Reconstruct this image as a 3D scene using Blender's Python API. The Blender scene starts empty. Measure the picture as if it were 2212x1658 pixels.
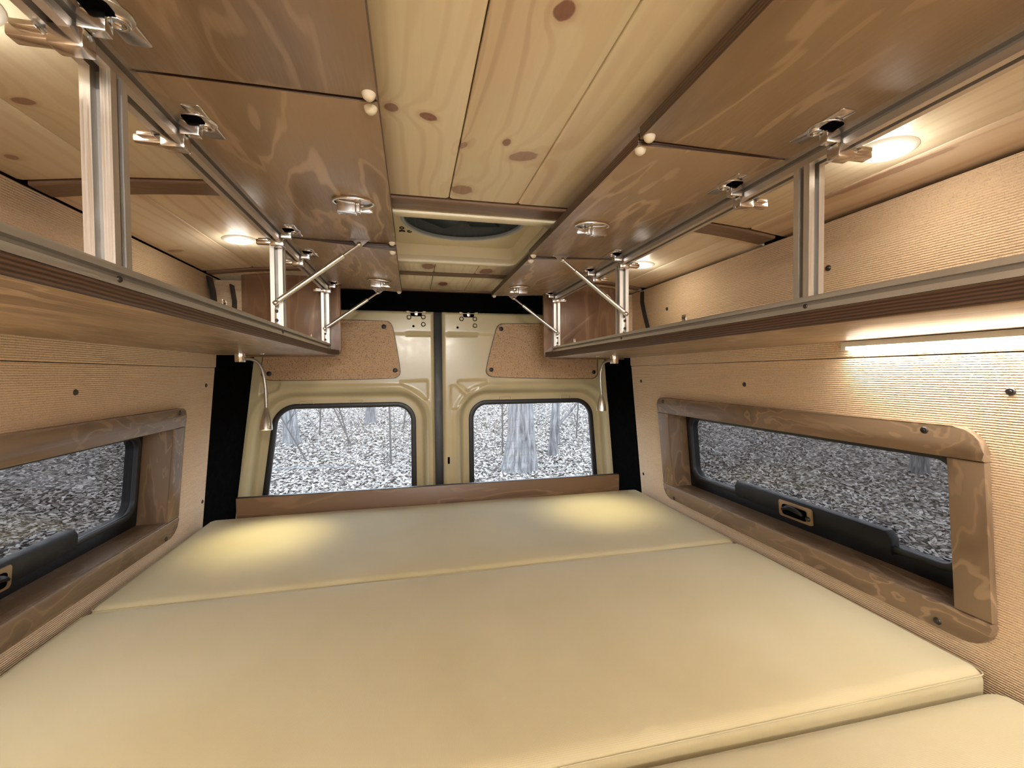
import bpy, bmesh, math, random
import numpy as np
from mathutils import Vector, Matrix, noise

scn = bpy.context.scene
COL = scn.collection
ZC = 1.49                      # camera height over the van floor; all builders below use heights relative to the camera
random.seed(7); rng = np.random.default_rng(7)

# ------------------------------------------------------------------ camera
FPX, CX, CY = 940.0, 1106.0, 829.0
_y, _p, _r = [math.radians(a) for a in (12.83, 1.38, .44)]
FV = np.array([math.sin(_y)*math.cos(_p), math.cos(_y)*math.cos(_p), -math.sin(_p)])
R0 = np.array([math.cos(_y), -math.sin(_y), 0.]); U0 = np.cross(R0, FV)
RV = math.cos(_r)*R0 - math.sin(_r)*U0; UV = math.sin(_r)*R0 + math.cos(_r)*U0
cam = bpy.data.cameras.new('camera'); cam.sensor_fit = 'HORIZONTAL'; cam.sensor_width = 36
cam.lens = FPX/2212*36; cam.clip_start = .01; cam.clip_end = 300
co = bpy.data.objects.new('camera', cam); COL.objects.link(co)
m = Matrix.Identity(4)
for i in range(3):
    m[i][0], m[i][1], m[i][2] = RV[i], UV[i], -FV[i]
m[2][3] = ZC
co.matrix_world = m
scn.camera = co
def ray(x, y): return FV + RV*(x-CX)/FPX + UV*(CY-y)/FPX
def onX(x, y, X): v = ray(x, y); return v*X/v[0]
def onY(x, y, Y): v = ray(x, y); return v*Y/v[1]
def onZ(x, y, Z): v = ray(x, y); return v*Z/v[2]

# ------------------------------------------------------------------ world, exposure
w = bpy.data.worlds.new('overcast_sky'); scn.world = w; w.use_nodes = True
bgn = w.node_tree.nodes['Background']
bgn.inputs[0].default_value = (.80, .87, 1.0, 1); bgn.inputs[1].default_value = 2.2
vs = scn.view_settings
vs.view_transform = 'Standard'; vs.look = 'None'; vs.gamma = 1; vs.exposure = 1.32; vs.use_curve_mapping = False
LAMP = dict(down=.17, strip=2.8, read=3.1, aft_fill=11.0)       # lamp watts; the last is for added fill downlights

# ------------------------------------------------------------------ material helpers
def srgb(r, g, b):
    f = lambda c: (c/255/12.92) if c/255 <= .04045 else ((c/255+.055)/1.055)**2.4
    return (f(r), f(g), f(b), 1)
class NT:
    def __init__(s, name):
        s.m = bpy.data.materials.new(name); s.m.use_nodes = True; s.t = s.m.node_tree
        s.b = s.t.nodes['Principled BSDF']; s.out = s.t.nodes['Material Output']
    def n(s, typ, props=None, **inp):
        nd = s.t.nodes.new(typ)
        for k, v in (props or {}).items(): setattr(nd, k, v)
        for k, v in inp.items(): s.set(nd, k.replace('_', ' ') if k.replace('_', ' ') in nd.inputs else k, v)
        return nd
    def set(s, nd, k, v):
        if isinstance(k, str) and k.startswith('i') and k[1:].isdigit(): k = int(k[1:])
        sock = nd.inputs[k]
        if hasattr(v, 'is_output') or isinstance(v, bpy.types.NodeSocket): s.t.links.new(v, sock)
        else: sock.default_value = v
    def math(s, op, a, b=0.0, c=0.0): return s.n('ShaderNodeMath', dict(operation=op), i0=a, i1=b, i2=c).outputs[0]
    def pos(s): return s.n('ShaderNodeNewGeometry').outputs['Position']
    def scale(s, v, sc, off=(0, 0, 0)):
        return s.n('ShaderNodeVectorMath', dict(operation='MULTIPLY_ADD'), i0=v, i1=sc, i2=off).outputs[0]
    def noise(s, v, scale=5, detail=2, rough=.5, dist=0):
        return s.n('ShaderNodeTexNoise', None, Vector=v, Scale=scale, Detail=detail, Roughness=rough, Distortion=dist).outputs['Fac']
    def ramp(s, f, stops):
        nd = s.n('ShaderNodeValToRGB', None, Fac=f); e = nd.color_ramp.elements
        while len(e) < len(stops): e.new(.5)
        for el, (p, c) in zip(e, stops): el.position = p; el.color = c
        return nd.outputs[0]
    def mix(s, f, a, b):
        nd = s.n('ShaderNodeMix', dict(data_type='RGBA')); s.set(nd, 0, f); s.set(nd, 6, a); s.set(nd, 7, b); return nd.outputs[2]
    def mrange(s, v, a, b, c=0., d=1., smooth=True):
        return s.n('ShaderNodeMapRange', dict(interpolation_type='SMOOTHSTEP' if smooth else 'LINEAR'), i0=v, i1=a, i2=b, i3=c, i4=d).outputs[0]
    def bump(s, h, strength=.3, dist=.002):
        nd = s.n('ShaderNodeBump', None, Height=h, Strength=strength, Distance=dist); s.set(s.b, 'Normal', nd.outputs[0])
    def p(s, **k):
        for a, v in k.items(): s.set(s.b, a.replace('_', ' '), v)
        return s

def plain(name, col, rough=.5, metal=0., spec=.5, bumpy=0.):
    t = NT(name); P = t.pos()
    f = t.noise(P, 40, 3)
    t.p(Roughness=t.mrange(f, .3, .7, rough*.88, min(1, rough*1.12)), Metallic=metal)
    t.set(t.b, 'Specular IOR Level', spec)
    c = t.mix(t.noise(P, 9, 2), tuple(x*.95 for x in col[:3])+(1,), tuple(min(1, x*1.04) for x in col[:3])+(1,))
    t.p(Base_Color=c)
    if bumpy: t.bump(t.noise(P, 320, 2), bumpy, .001)
    return t.m

def brushed(name, col, rough, axis):
    t = NT(name); sc = [900, 900, 900]; sc['xyz'.index(axis)] = 6
    f = t.noise(t.scale(t.pos(), sc), 1, 2)
    t.p(Base_Color=col, Metallic=1., Roughness=t.mrange(f, .25, .75, rough*.8, rough*1.25))
    t.bump(f, .05, .0005)
    return t.m

def ply(name, grain='y', dark=srgb(140, 116, 90), light=srgb(200, 174, 146), rough=.36, fig=(8.5, 1.9, .4)):
    """brown stained birch plywood: wavy pale contour lines along the grain"""
    t = NT(name); P = t.pos()
    sc = [fig[0]]*3; sc['xyz'.index(grain)] = fig[1]
    rnd = t.n('ShaderNodeObjectInfo').outputs['Random']
    v = t.n('ShaderNodeVectorMath', dict(operation='MULTIPLY_ADD'), i0=P, i1=sc)
    off = t.n('ShaderNodeCombineXYZ', None, X=t.math('MULTIPLY', rnd, 31.), Y=t.math('MULTIPLY', rnd, 17.), Z=0.)
    t.set(v, 2, off.outputs[0]); v = v.outputs[0]
    field = t.noise(v, 1, 3, .5, fig[2])
    band = t.math('SINE', t.math('MULTIPLY', field, 44.))
    line = t.mrange(band, .66, 1.0)
    band2 = t.math('SINE', t.math('MULTIPLY', field, 15.))
    patch = t.mrange(t.noise(P, 3.2, 2), .45, .72)
    fs = [420, 420, 420]; fs['xyz'.index(grain)] = 22
    fine = t.noise(t.scale(P, fs), 1, 2)
    c = t.mix(t.math('MULTIPLY', t.mrange(band2, -1., 1.), .30), dark, light)
    c = t.mix(t.math('MULTIPLY', line, t.math('MULTIPLY_ADD', patch, .62, .32)), c, light)
    c = t.mix(t.math('MULTIPLY', fine, .14), c, tuple(x*.62 for x in dark[:3])+(1,))
    t.p(Base_Color=c, Roughness=t.mrange(fine, .3, .7, rough*.85, rough*1.2))
    t.bump(fine, .06, .0004)
    return t.m

def ply_edge(name, axis='z'):
    """layers seen on a plywood edge"""
    t = NT(name); P = t.pos(); sep = t.n('ShaderNodeSeparateXYZ', None, Vector=P).outputs['xyz'.index(axis)]
    wob = t.noise(t.scale(P, (3, 3, 3)), 4, 2)
    f = t.math('SINE', t.math('MULTIPLY_ADD', sep, 1500., t.math('MULTIPLY', wob, 3.)))
    st = t.noise(t.scale(P, (30, 14, 700)), 1, 2)
    c = t.mix(t.mrange(f, -1, 1), srgb(58, 41, 31), srgb(104, 78, 60))
    c = t.mix(t.math('MULTIPLY', st, .5), c, srgb(50, 36, 28))
    t.p(Base_Color=c, Roughness=.42); t.bump(f, .25, .0006)
    return t.m

def pine(name, knots):
    t = NT(name); P = t.pos()
    rnd = t.n('ShaderNodeObjectInfo').outputs['Random']
    sx = t.n('ShaderNodeSeparateXYZ', None, Vector=P); X, Y = sx.outputs[0], sx.outputs[1]
    kmask = 0.; kring = 0.; warp = 0.; first = True
    for (kx, ky, rx, ry, ang, dk) in knots:
        d = t.n('ShaderNodeVectorMath', dict(operation='SUBTRACT'), i0=P, i1=(kx, ky, 0)).outputs[0]
        d = t.n('ShaderNodeVectorMath', dict(operation='MULTIPLY'), i0=d, i1=(1, 1, 0)).outputs[0]
        if ang: d = t.n('ShaderNodeVectorRotate', dict(rotation_type='Z_AXIS'), Vector=d, Angle=-ang).outputs[0]
        d = t.n('ShaderNodeVectorMath', dict(operation='MULTIPLY'), i0=d, i1=(1/rx, 1/ry, 0)).outputs[0]
        L = t.n('ShaderNodeVectorMath', dict(operation='LENGTH'), i0=d).outputs['Value']
        L = t.math('ADD', L, t.math('MULTIPLY_ADD', t.noise(t.scale(P, (60, 60, 0)), 1, 3), .5, -.25))
        k = t.math('MULTIPLY', t.mrange(L, 1.12, .88), dk)
        rg = t.math('MULTIPLY', t.mrange(L, 1.9, .9), .30*dk)
        wv = t.math('MULTIPLY', t.math('EXPONENT', t.math('MULTIPLY', t.math('MULTIPLY', L, L), -.16)), 1.1)
        if first: kmask, kring, warp, first = k, rg, wv, False
        else:
            kmask = t.math('MAXIMUM', kmask, k); kring = t.math('MAXIMUM', kring, rg); warp = t.math('ADD', warp, wv)
    seed = t.math('MULTIPLY', rnd, 40.)
    lowv = t.n('ShaderNodeCombineXYZ', None, X=t.math('MULTIPLY', X, 9.), Y=t.math('MULTIPLY', Y, 1.1), Z=seed).outputs[0]
    low = t.noise(lowv, 1, 2, .5, .3)
    g = t.math('ADD', t.math('MULTIPLY', low, 5.), t.math('MULTIPLY', X, 34.)); g = t.math('ADD', g, warp)
    band = t.mrange(t.math('SINE', t.math('MULTIPLY', g, 5.5)), .2, 1.)
    fv = t.n('ShaderNodeCombineXYZ', None, X=t.math('MULTIPLY', X, 240.), Y=t.math('MULTIPLY', Y, 5.), Z=seed).outputs[0]
    fine = t.noise(fv, 1, 3)
    heart = t.mrange(t.noise(t.scale(lowv, (.75, .5, 1), (3, 5, 9)), 1, 1), .48, .66)
    c = t.mix(t.math('MULTIPLY', heart, .62), srgb(250, 238, 210), srgb(236, 212, 186))
    c = t.mix(t.math('MULTIPLY', band, t.math('MULTIPLY_ADD', heart, .25, .16)), c, srgb(200, 166, 128))
    c = t.mix(t.math('MULTIPLY', fine, .22), c, srgb(216, 192, 152))
    c = t.mix(kring, c, srgb(170, 112, 82))
    kcol = t.mix(t.noise(t.scale(P, (220, 90, 0)), 1, 3), srgb(112, 64, 46), srgb(168, 116, 92))
    c = t.mix(kmask, c, kcol)
    t.p(Base_Color=c, Roughness=t.mrange(fine, .3, .7, .38, .5))
    t.bump(t.math('MULTIPLY', fine, -1.), .08, .0004)
    return t.m

def fabric_wall(name, base, rib=1340., speck=.35, fl=1.):
    t = NT(name); P = t.pos()
    z = t.n('ShaderNodeSeparateXYZ', None, Vector=P).outputs[2]
    wob = t.noise(t.scale(P, (20, 20, 20)), 1, 2)
    ribs = t.math('SINE', t.math('MULTIPLY_ADD', z, rib, t.math('MULTIPLY', wob, 1.5)))
    yarn = t.noise(t.scale(P, (160, 160, 420)), 1, 2)
    fleck = t.noise(t.scale(P, (420*fl, 420*fl, 500*fl)), 1, 2)
    big = t.noise(P, 7, 2)
    c = t.mix(t.math('MULTIPLY', yarn, .55), base, tuple(x*.60 for x in base[:3])+(1,))
    c = t.mix(t.math('MULTIPLY', t.mrange(fleck, .56, .70), speck), c, srgb(96, 68, 48))
    c = t.mix(t.math('MULTIPLY', t.mrange(fleck, .44, .32), speck*.5), c, srgb(222, 190, 150))
    c = t.mix(t.math('MULTIPLY', big, .18), c, tuple(x*.8 for x in base[:3])+(1,))
    t.p(Base_Color=c, Roughness=t.mrange(fleck, .3, .7, .38, .62)); t.set(t.b, 'Specular IOR Level', .55)
    h = t.math('ADD', t.math('MULTIPLY', ribs, .55), t.math('ADD', t.math('MULTIPLY', yarn, 1.1), fleck))
    t.bump(h, .8, .0018)
    return t.m

def cushion_mat(name, base):
    t = NT(name); P = t.pos(); s = t.n('ShaderNodeSeparateXYZ', None, Vector=P)
    a = t.math('SINE', t.math('MULTIPLY', t.math('ADD', s.outputs[0], s.outputs[1]), 1500.))
    b = t.math('SINE', t.math('MULTIPLY', t.math('SUBTRACT', s.outputs[0], s.outputs[1]), 1500.))
    wv = t.math('MULTIPLY', a, b)
    big = t.noise(P, 4, 3)
    c = t.mix(t.mrange(big, .3, .7), base, tuple(x*y for x, y in zip(base[:3], (.94, .92, .86)))+(1,))
    c = t.mix(t.math('MULTIPLY', t.mrange(wv, -1, 1), .12), c, tuple(x*.72 for x in base[:3])+(1,))
    t.p(Base_Color=c, Roughness=.72); t.set(t.b, 'Specular IOR Level', .3); t.set(t.b, 'Sheen Weight', .15)
    t.bump(wv, .18, .0006)
    return t.m

def emit(name, col, strength):
    t = NT(name); t.p(Base_Color=(.9, .9, .9, 1)); t.set(t.b, 'Emission Color', col); t.set(t.b, 'Emission Strength', strength)
    return t.m

def glass(name, tint, refl=1.0):
    t = NT(name); nd = t.t.nodes; nd.remove(t.b)
    tr = t.n('ShaderNodeBsdfTransparent', None, Color=tint); gl = t.n('ShaderNodeBsdfGlossy', None, Roughness=.02, Color=(1, 1, 1, 1))
    fc = t.n('ShaderNodeLayerWeight', None, Blend=.5).outputs['Facing']
    fr = t.math('MULTIPLY_ADD', t.math('POWER', fc, 5.), .5, .03)
    mx = t.n('ShaderNodeMixShader', None, i0=t.math('MULTIPLY', fr, refl), i1=tr.outputs[0], i2=gl.outputs[0])
    t.t.links.new(mx.outputs[0], t.out.inputs[0])
    return t.m

M = {}
M['ply'] = ply('stained_plywood_long', 'y')
M['ply_x'] = ply('stained_plywood_cross', 'x', srgb(100, 75, 53), srgb(148, 117, 87))
M['ply_z'] = ply('stained_plywood_tall', 'z', srgb(118, 88, 66), srgb(160, 126, 98))
M['trim'] = ply('stained_trim_board', 'y', srgb(108, 87, 66), srgb(156, 131, 103), .36, (10.5, 4.2, .7))
M['trim_z'] = ply('stained_trim_upright', 'z', srgb(108, 87, 66), srgb(156, 131, 103), .36, (10.5, 4.2, .7))
M['batten'] = ply('stained_batten', 'x', srgb(116, 90, 70), srgb(146, 118, 94), .4)
M['edge'] = ply_edge('plywood_edge')
M['fabric'] = fabric_wall('tan_woven_wall_fabric', srgb(240, 211, 175))
M['cork'] = fabric_wall('tan_speckled_door_fabric', srgb(216, 182, 146), 900., .9, .62)
M['cushion'] = cushion_mat('pale_cream_upholstery', srgb(186, 175, 143))
M['welt'] = cushion_mat('cream_welt', srgb(206, 188, 142))
M['paint'] = plain('cream_door_paint', srgb(196, 184, 148), .2)
M['alu_y'] = brushed('brushed_aluminium_long', (.76, .75, .73, 1), .42, 'y')
M['alu_z'] = brushed('brushed_aluminium_post', (.84, .83, .81, 1), .42, 'z')
M['slot'] = plain('shaded_slot_aluminium', (.48, .46, .43, 1), .55, .8)  # darker than the rails: shade of the deep groove put into the colour
M['chrome'] = plain('polished_nickel', (.78, .74, .69, 1), .16, 1.)
M['satin'] = plain('satin_nickel', (.62, .59, .55, 1), .3, 1.)
M['black'] = plain('black_trim_plastic', (.002, .002, .002, 1), .9, 0., .02)
M['rubber'] = plain('black_rubber', (.012, .012, .014, 1), .42)
M['wframe'] = plain('black_window_frame', (.006, .006, .007, 1), .42, 0., .3)
M['screw'] = plain('dark_screw_head', (.05, .042, .036, 1), .35, .6)
M['bumper'] = plain('white_felt_bumper', srgb(232, 222, 200), .7)
M['white'] = plain('white_plastic', srgb(226, 222, 210), .35)
M['fan'] = plain('cream_vent_plastic', srgb(232, 222, 192), .4)
M['smoke'] = plain('smoked_vent_lid', srgb(116, 128, 144), .25)
M['blade'] = plain('vent_blade_plastic', srgb(96, 108, 124), .35)
M['rim'] = plain('pale_blue_vent_rim', srgb(176, 190, 206), .35)
M['ink'] = plain('printed_symbol_ink', srgb(46, 42, 38), .6)
M['brass'] = plain('beige_latch_plate', srgb(150, 124, 88), .35, .3)
M['floor'] = plain('grey_vinyl_floor', srgb(120, 112, 102), .5)
M['roof'] = plain('roof_backing', srgb(60, 50, 42), .8)
M['cable'] = plain('grey_gooseneck', (.42, .40, .37, 1), .34, .9)
M['glass'] = glass('clear_rear_glass', (.95, .97, .97, 1))
M['tint'] = glass('tinted_side_glass', (.46, .45, .44, 1))
M['wire'] = plain('heating_wire', srgb(120, 112, 110), .5)
M['lamp'] = emit('downlight_glow', (1., .88, .68, 1), 22.)
M['strip'] = emit('strip_glow', (1., .95, .88, 1), 6.)
M['read'] = emit('reading_glow', (1., .82, .5, 1), 8.)

# ------------------------------------------------------------------ mesh helpers
ident = lambda u, v, q: (u, v, q)
def BM(): return bmesh.new()
def box(bm, x0, x1, y0, y1, z0, z1, bev=0., f=None, seg=2):
    b = bmesh.new(); bmesh.ops.create_cube(b, size=1)
    for v in b.verts:
        v.co = Vector((x0+(v.co.x+.5)*(x1-x0), y0+(v.co.y+.5)*(y1-y0), z0+(v.co.z+.5)*(z1-z0)))
    if bev: bmesh.ops.bevel(b, geom=b.edges[:], offset=bev, segments=seg, affect='EDGES', profile=.5)
    if f:
        for v in b.verts: v.co = Vector(f(*v.co))
    join(bm, b)
def join(bm, b):
    me = bpy.data.meshes.new('tmp'); b.normal_update(); b.to_mesh(me); bm.from_mesh(me); b.free(); bpy.data.meshes.remove(me)
def prism(bm, pts, w0, w1, f=ident, bev=0., seg=2):
    b = bmesh.new()
    lo = [b.verts.new((u, v, w0)) for u, v in pts]; hi = [b.verts.new((u, v, w1)) for u, v in pts]
    b.faces.new(lo[::-1]); b.faces.new(hi); n = len(pts)
    for i in range(n): b.faces.new((lo[i], lo[(i+1) % n], hi[(i+1) % n], hi[i]))
    if bev:
        es = [e for e in b.edges if abs(e.verts[0].co.z-e.verts[1].co.z) < 1e-9]
        bmesh.ops.bevel(b, geom=es, offset=bev, segments=seg, affect='EDGES', profile=.5)
    for v in b.verts: v.co = Vector(f(*v.co))
    bmesh.ops.recalc_face_normals(b, faces=b.faces[:])
    join(bm, b)
def ring(bm, po, pi, w0, w1, f=ident, bev=0.):
    b = bmesh.new(); n = len(po)
    L = [[b.verts.new((u, v, q)) for u, v in pp] for pp, q in ((po, w0), (po, w1), (pi, w1), (pi, w0))]
    for k in range(4):
        A, B = L[k], L[(k+1) % 4]
        for i in range(n): b.faces.new((A[i], A[(i+1) % n], B[(i+1) % n], B[i]))
    if bev:
        es = [e for e in b.edges if abs(e.verts[0].co.z-e.verts[1].co.z) < 1e-9 and
              any((e.verts[0] in l and e.verts[1] in l) for l in L)]
        bmesh.ops.bevel(b, geom=es, offset=bev, segments=2, affect='EDGES', profile=.5)
    for v in b.verts: v.co = Vector(f(*v.co))
    bmesh.ops.recalc_face_normals(b, faces=b.faces[:])
    join(bm, b)
def rrect(u0, u1, v0, v1, r, n=6):
    if not isinstance(r, (list, tuple)): r = [r]*4          # corner radii: (u1,v1) (u0,v1) (u0,v0) (u1,v0)
    out = []
    for (cu, cv, a0), rr in zip(((u1, v1, 0), (u0, v1, 90), (u0, v0, 180), (u1, v0, 270)), r):
        sx = 1 if cu == u1 else -1; sy = 1 if cv == v1 else -1
        if rr <= 0: out.append((cu, cv)); continue
        for i in range(n+1):
            a = math.radians(a0+90*i/n); out.append((cu-sx*rr+rr*math.cos(a), cv-sy*rr+rr*math.sin(a)))
    return out
def circle(cu, cv, r, n=20, rv=None): return [(cu+r*math.cos(2*math.pi*i/n), cv+(rv or r)*math.sin(2*math.pi*i/n)) for i in range(n)]
def tube(bm, pts, rad, n=10, caps=True):
    pts = [Vector(p) for p in pts]; N = len(pts)
    rad = rad if isinstance(rad, (list, tuple)) else [rad]*N
    rings = []; up = None
    for i, p in enumerate(pts):
        t = (pts[min(i+1, N-1)]-pts[max(i-1, 0)]).normalized()
        if up is None:
            up = Vector((0, 0, 1)) if abs(t.z) < .9 else Vector((1, 0, 0))
        a = t.cross(up).normalized(); up = a.cross(t).normalized()
        rings.append([bm.verts.new(p+(a*math.cos(2*math.pi*k/n)+up*math.sin(2*math.pi*k/n))*rad[i]) for k in range(n)])
    for A, B in zip(rings, rings[1:]):
        for k in range(n): bm.faces.new((A[k], A[(k+1) % n], B[(k+1) % n], B[k]))
    if caps: bm.faces.new(rings[0][::-1]); bm.faces.new(rings[-1])
def lathe(bm, prof, org=(0, 0, 0), axis=(0, 0, 1), n=24):
    ax = Vector(axis).normalized(); q = Vector((0, 0, 1)).rotation_difference(ax); o = Vector(org); rings = []
    for r, h in prof:
        if r < 1e-6: rings.append([bm.verts.new(o+ax*h)])
        else: rings.append([bm.verts.new(o+q @ Vector((r*math.cos(2*math.pi*k/n), r*math.sin(2*math.pi*k/n), h))) for k in range(n)])
    for A, B in zip(rings, rings[1:]):
        for k in range(n):
            k2 = (k+1) % n
            if len(A) == 1 and len(B) == 1: continue
            if len(A) == 1: bm.faces.new((A[0], B[k], B[k2]))
            elif len(B) == 1: bm.faces.new((A[k], A[k2], B[0]))
            else: bm.faces.new((A[k], A[k2], B[k2], B[k]))

ORG = {}
def setp(o, label=None, cat=None, group=None, kind=None):
    if label: o['label'] = label
    if cat: o['category'] = cat
    if group: o['group'] = group
    if kind: o['kind'] = kind
    return o
def empty(name, loc):
    o = bpy.data.objects.new(name, None); o.empty_display_size = .05; COL.objects.link(o)
    o.location = (loc[0], loc[1], loc[2]+ZC); ORG[o] = Vector(o.location); return o
def place(name, me, worg, parent=None):
    o = bpy.data.objects.new(name, me); COL.objects.link(o)
    if parent: o.parent = parent; o.location = worg-ORG[parent]
    else: o.location = worg
    ORG[o] = worg.copy(); return o
def obj(name, bm, mat, parent=None, smooth=35, mat2=None, pick=None):
    bmesh.ops.recalc_face_normals(bm, faces=bm.faces[:]) if smooth is not None else None
    co_ = [v.co for v in bm.verts]
    lo = Vector((min(c[i] for c in co_) for i in range(3))); hi = Vector((max(c[i] for c in co_) for i in range(3)))
    org = Vector(((lo.x+hi.x)/2, (lo.y+hi.y)/2, lo.z))
    for v in bm.verts: v.co -= org
    if smooth:
        a = math.radians(smooth)
        for f in bm.faces: f.smooth = True
        for e in bm.edges:
            if len(e.link_faces) == 2 and e.calc_face_angle(0) > a: e.smooth = False
    if mat2 is not None:
        for f in bm.faces:
            if pick(f): f.material_index = 1
    me = bpy.data.meshes.new(name); bm.to_mesh(me); bm.free(); me.materials.append(M[mat] if isinstance(mat, str) else mat)
    if mat2: me.materials.append(M[mat2])
    return place(name, me, org+Vector((0, 0, ZC)), parent)
def meshonly(name, bm, mat, smooth=40):
    bmesh.ops.recalc_face_normals(bm, faces=bm.faces[:])
    a = math.radians(smooth)
    for f in bm.faces: f.smooth = True
    for e in bm.edges:
        if len(e.link_faces) == 2 and e.calc_face_angle(0) > a: e.smooth = False
    me = bpy.data.meshes.new(name); bm.to_mesh(me); bm.free(); me.materials.append(M[mat]); return me
def at(name, me, p, parent=None, axis=None):
    o = place(name, me, Vector((p[0], p[1], p[2]+ZC)), parent)
    if axis is not None:
        o.rotation_mode = 'QUATERNION'; o.rotation_quaternion = Vector((0, 0, 1)).rotation_difference(Vector(axis))
    return o

# ------------------------------------------------------------------ room profile (heights relative to the camera)
MID, ZFLOOR, ZBED = .13, -1.49, -.54
YF, YW, YD = -1.6, 1.83, 2.08            # front bulkhead, rear end of the wall panels, door skin
def wx(s, z):                            # inner face of a side wall
    base, top = (.98, .968) if s > 0 else (-.72, -.702)
    if z > .03: return base+(top-base)*(z-.03)/.33
    return base+s*.0893*(.03-max(z, -.75))
def wmap(s): return lambda y, z, o: (wx(s, z)+s*o, y, z)
def ceilz(X): u = abs(X-.14); return .39-max(0., u-.45)**2*.2
def onceil(x, y):
    v = ray(x, y); t = .4
    for _ in range(60): t = ceilz(t*v[0])/v[2]
    return v*t
WIN = (.617, 1.546, -.457, -.163)        # side window opening in the panels: y0 y1 z0 z1

screw_me = BM(); lathe(screw_me, [(0, .0030), (.0025, .0030), (.0030, .0022), (.0052, .0026), (.0068, .0012), (.0072, 0), (.0072, -.002)], n=14)
screw_me = meshonly('screw', screw_me, 'screw')
bolt_me = BM(); lathe(bolt_me, [(0, .004), (.006, .004), (.0075, .0025), (.0075, 0), (.011, 0), (.011, -.002)], n=14)
bolt_me = meshonly('bolt', bolt_me, 'paint')
plug_me = BM(); lathe(plug_me, [(0, .003), (.007, .0028), (.0105, .001), (.0105, -.002)], n=16)
plug_me = meshonly('push_clip', plug_me, 'rubber')
bump_me = BM(); lathe(bump_me, [(0, -.0085), (.004, -.008), (.0072, -.005), (.0085, -.001), (.0085, .001)], n=16)
bump_me = meshonly('bumper', bump_me, 'bumper')

# ------------------------------------------------------------------ floor, bulkhead
bm = BM(); box(bm, -.86, 1.12, YF, 2.06, ZFLOOR-.03, ZFLOOR)
setp(obj('floor', bm, 'floor'), 'grey vinyl van floor under the bed platform', 'floor', kind='structure')
bm = BM()
Z0f, Z1f = ZFLOOR, .42
for a in ((-.86, 1.12, Z0f, -.3), (-.86, 1.12, .34, Z1f), (-.86, -.62, -.3, .34), (.88, 1.12, -.3, .34)):  # opening added and sized so daylight fills the interior from behind
    box(bm, a[0], a[1], YF-.03, YF, a[2], a[3])
setp(obj('wall_front', bm, 'fabric'), 'unseen fabric bulkhead with a wide opening added to let fill daylight in', 'wall', kind='structure')

# ------------------------------------------------------------------ side walls
def wall(s, name, label):
    bm = BM()
    ys = [YF, WIN[0], WIN[1], YW]; zs = [ZFLOOR, -.75, WIN[2], WIN[3], .029]
    f = wmap(s)
    for i in range(3):
        for j in range(4):
            if i == 1 and j == 2: continue
            box(bm, ys[i], ys[i+1], zs[j], zs[j+1], 0, .02, f=f)
    bmesh.ops.remove_doubles(bm, verts=bm.verts[:], dist=1e-5)
    W = setp(obj(name, bm, 'fabric', smooth=None), label, 'wall', kind='structure')
    bm = BM(); box(bm, YF, YW+.002, .031, .353 if s > 0 else .3565, -.004, .02, .003, f=lambda y, z, o: (wx(s, z)+s*o, y, z))
    obj('fabric_panel', bm, 'fabric', W)
    bm = BM(); box(bm, YF, 2.1, ZFLOOR, .42, .075, .085, f=wmap(s))
    # outer skin with its own window opening
    bm.free(); bm = BM(); ys2 = [YF, .59, 1.575, 2.12]; zs2 = [ZFLOOR, -.75, -.475, -.14, .03, .43]
    for i in range(3):
        for j in range(5):
            if i == 1 and j == 2: continue
            box(bm, ys2[i], ys2[i+1], zs2[j], zs2[j+1], .092, .10, f=f)
    obj('outer_skin', bm, 'roof', W, smooth=None)
    return W
WL = wall(-1, 'wall_left', 'tan woven fabric wall opposite the lit LED strip')
WR = wall(1, 'wall_right', 'tan woven fabric wall below the lit LED strip')
def wallhit(px, py, s, off=0.):
    v = ray(px, py); t = 1.
    for _ in range(40): t = (wx(s, t*v[2])+s*off)/v[0]
    return v*t
for s, W, pts in ((1, WR, [(1385, 823), (1608, 830), (2183, 845), (1390, 1023), (1792, 579), (1443, 667)]),
                  (-1, WL, [(163, 847), (445, 832), (437, 1083)])):
    for p in pts:
        q = wallhit(*p, s); at('screw', screw_me, (q[0]-s*.0045 if q[2] > .03 else q[0], q[1], q[2]), W, (-s, 0, -.09))

# black straps hanging in the rear corners of the cabinets
def strap(W, pts, wd):
    bm = BM(); n = len(pts)
    for (a, b) in zip(pts, pts[1:]):
        a, b = Vector(a), Vector(b); vs_ = []
        for p in (a, b):
            for dx, dy in ((0, -wd/2), (0, wd/2), (.006, wd/2), (.006, -wd/2)):
                vs_.append(bm.verts.new(p+Vector((dx, dy, 0))))
        bmesh.ops.convex_hull(bm, input=vs_)
    obj('strap', bm, 'rubber', W)
strap(WR, [(.959, 1.70, .345), (.958, 1.70, .30), (.960, 1.685, .25), (.964, 1.66, .18), (.970, 1.66, .13)], .022)
strap(WL, [(-.700, 1.745, .35), (-.690, 1.745, .30), (-.688, 1.75, .25), (-.694, 1.75, .19), (-.70, 1.75, .13)], .04)

strap(WL, [(-.640, 1.775, .33), (-.632, 1.775, .27), (-.634, 1.775, .20), (-.640, 1.775, .13)], .03)

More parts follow.
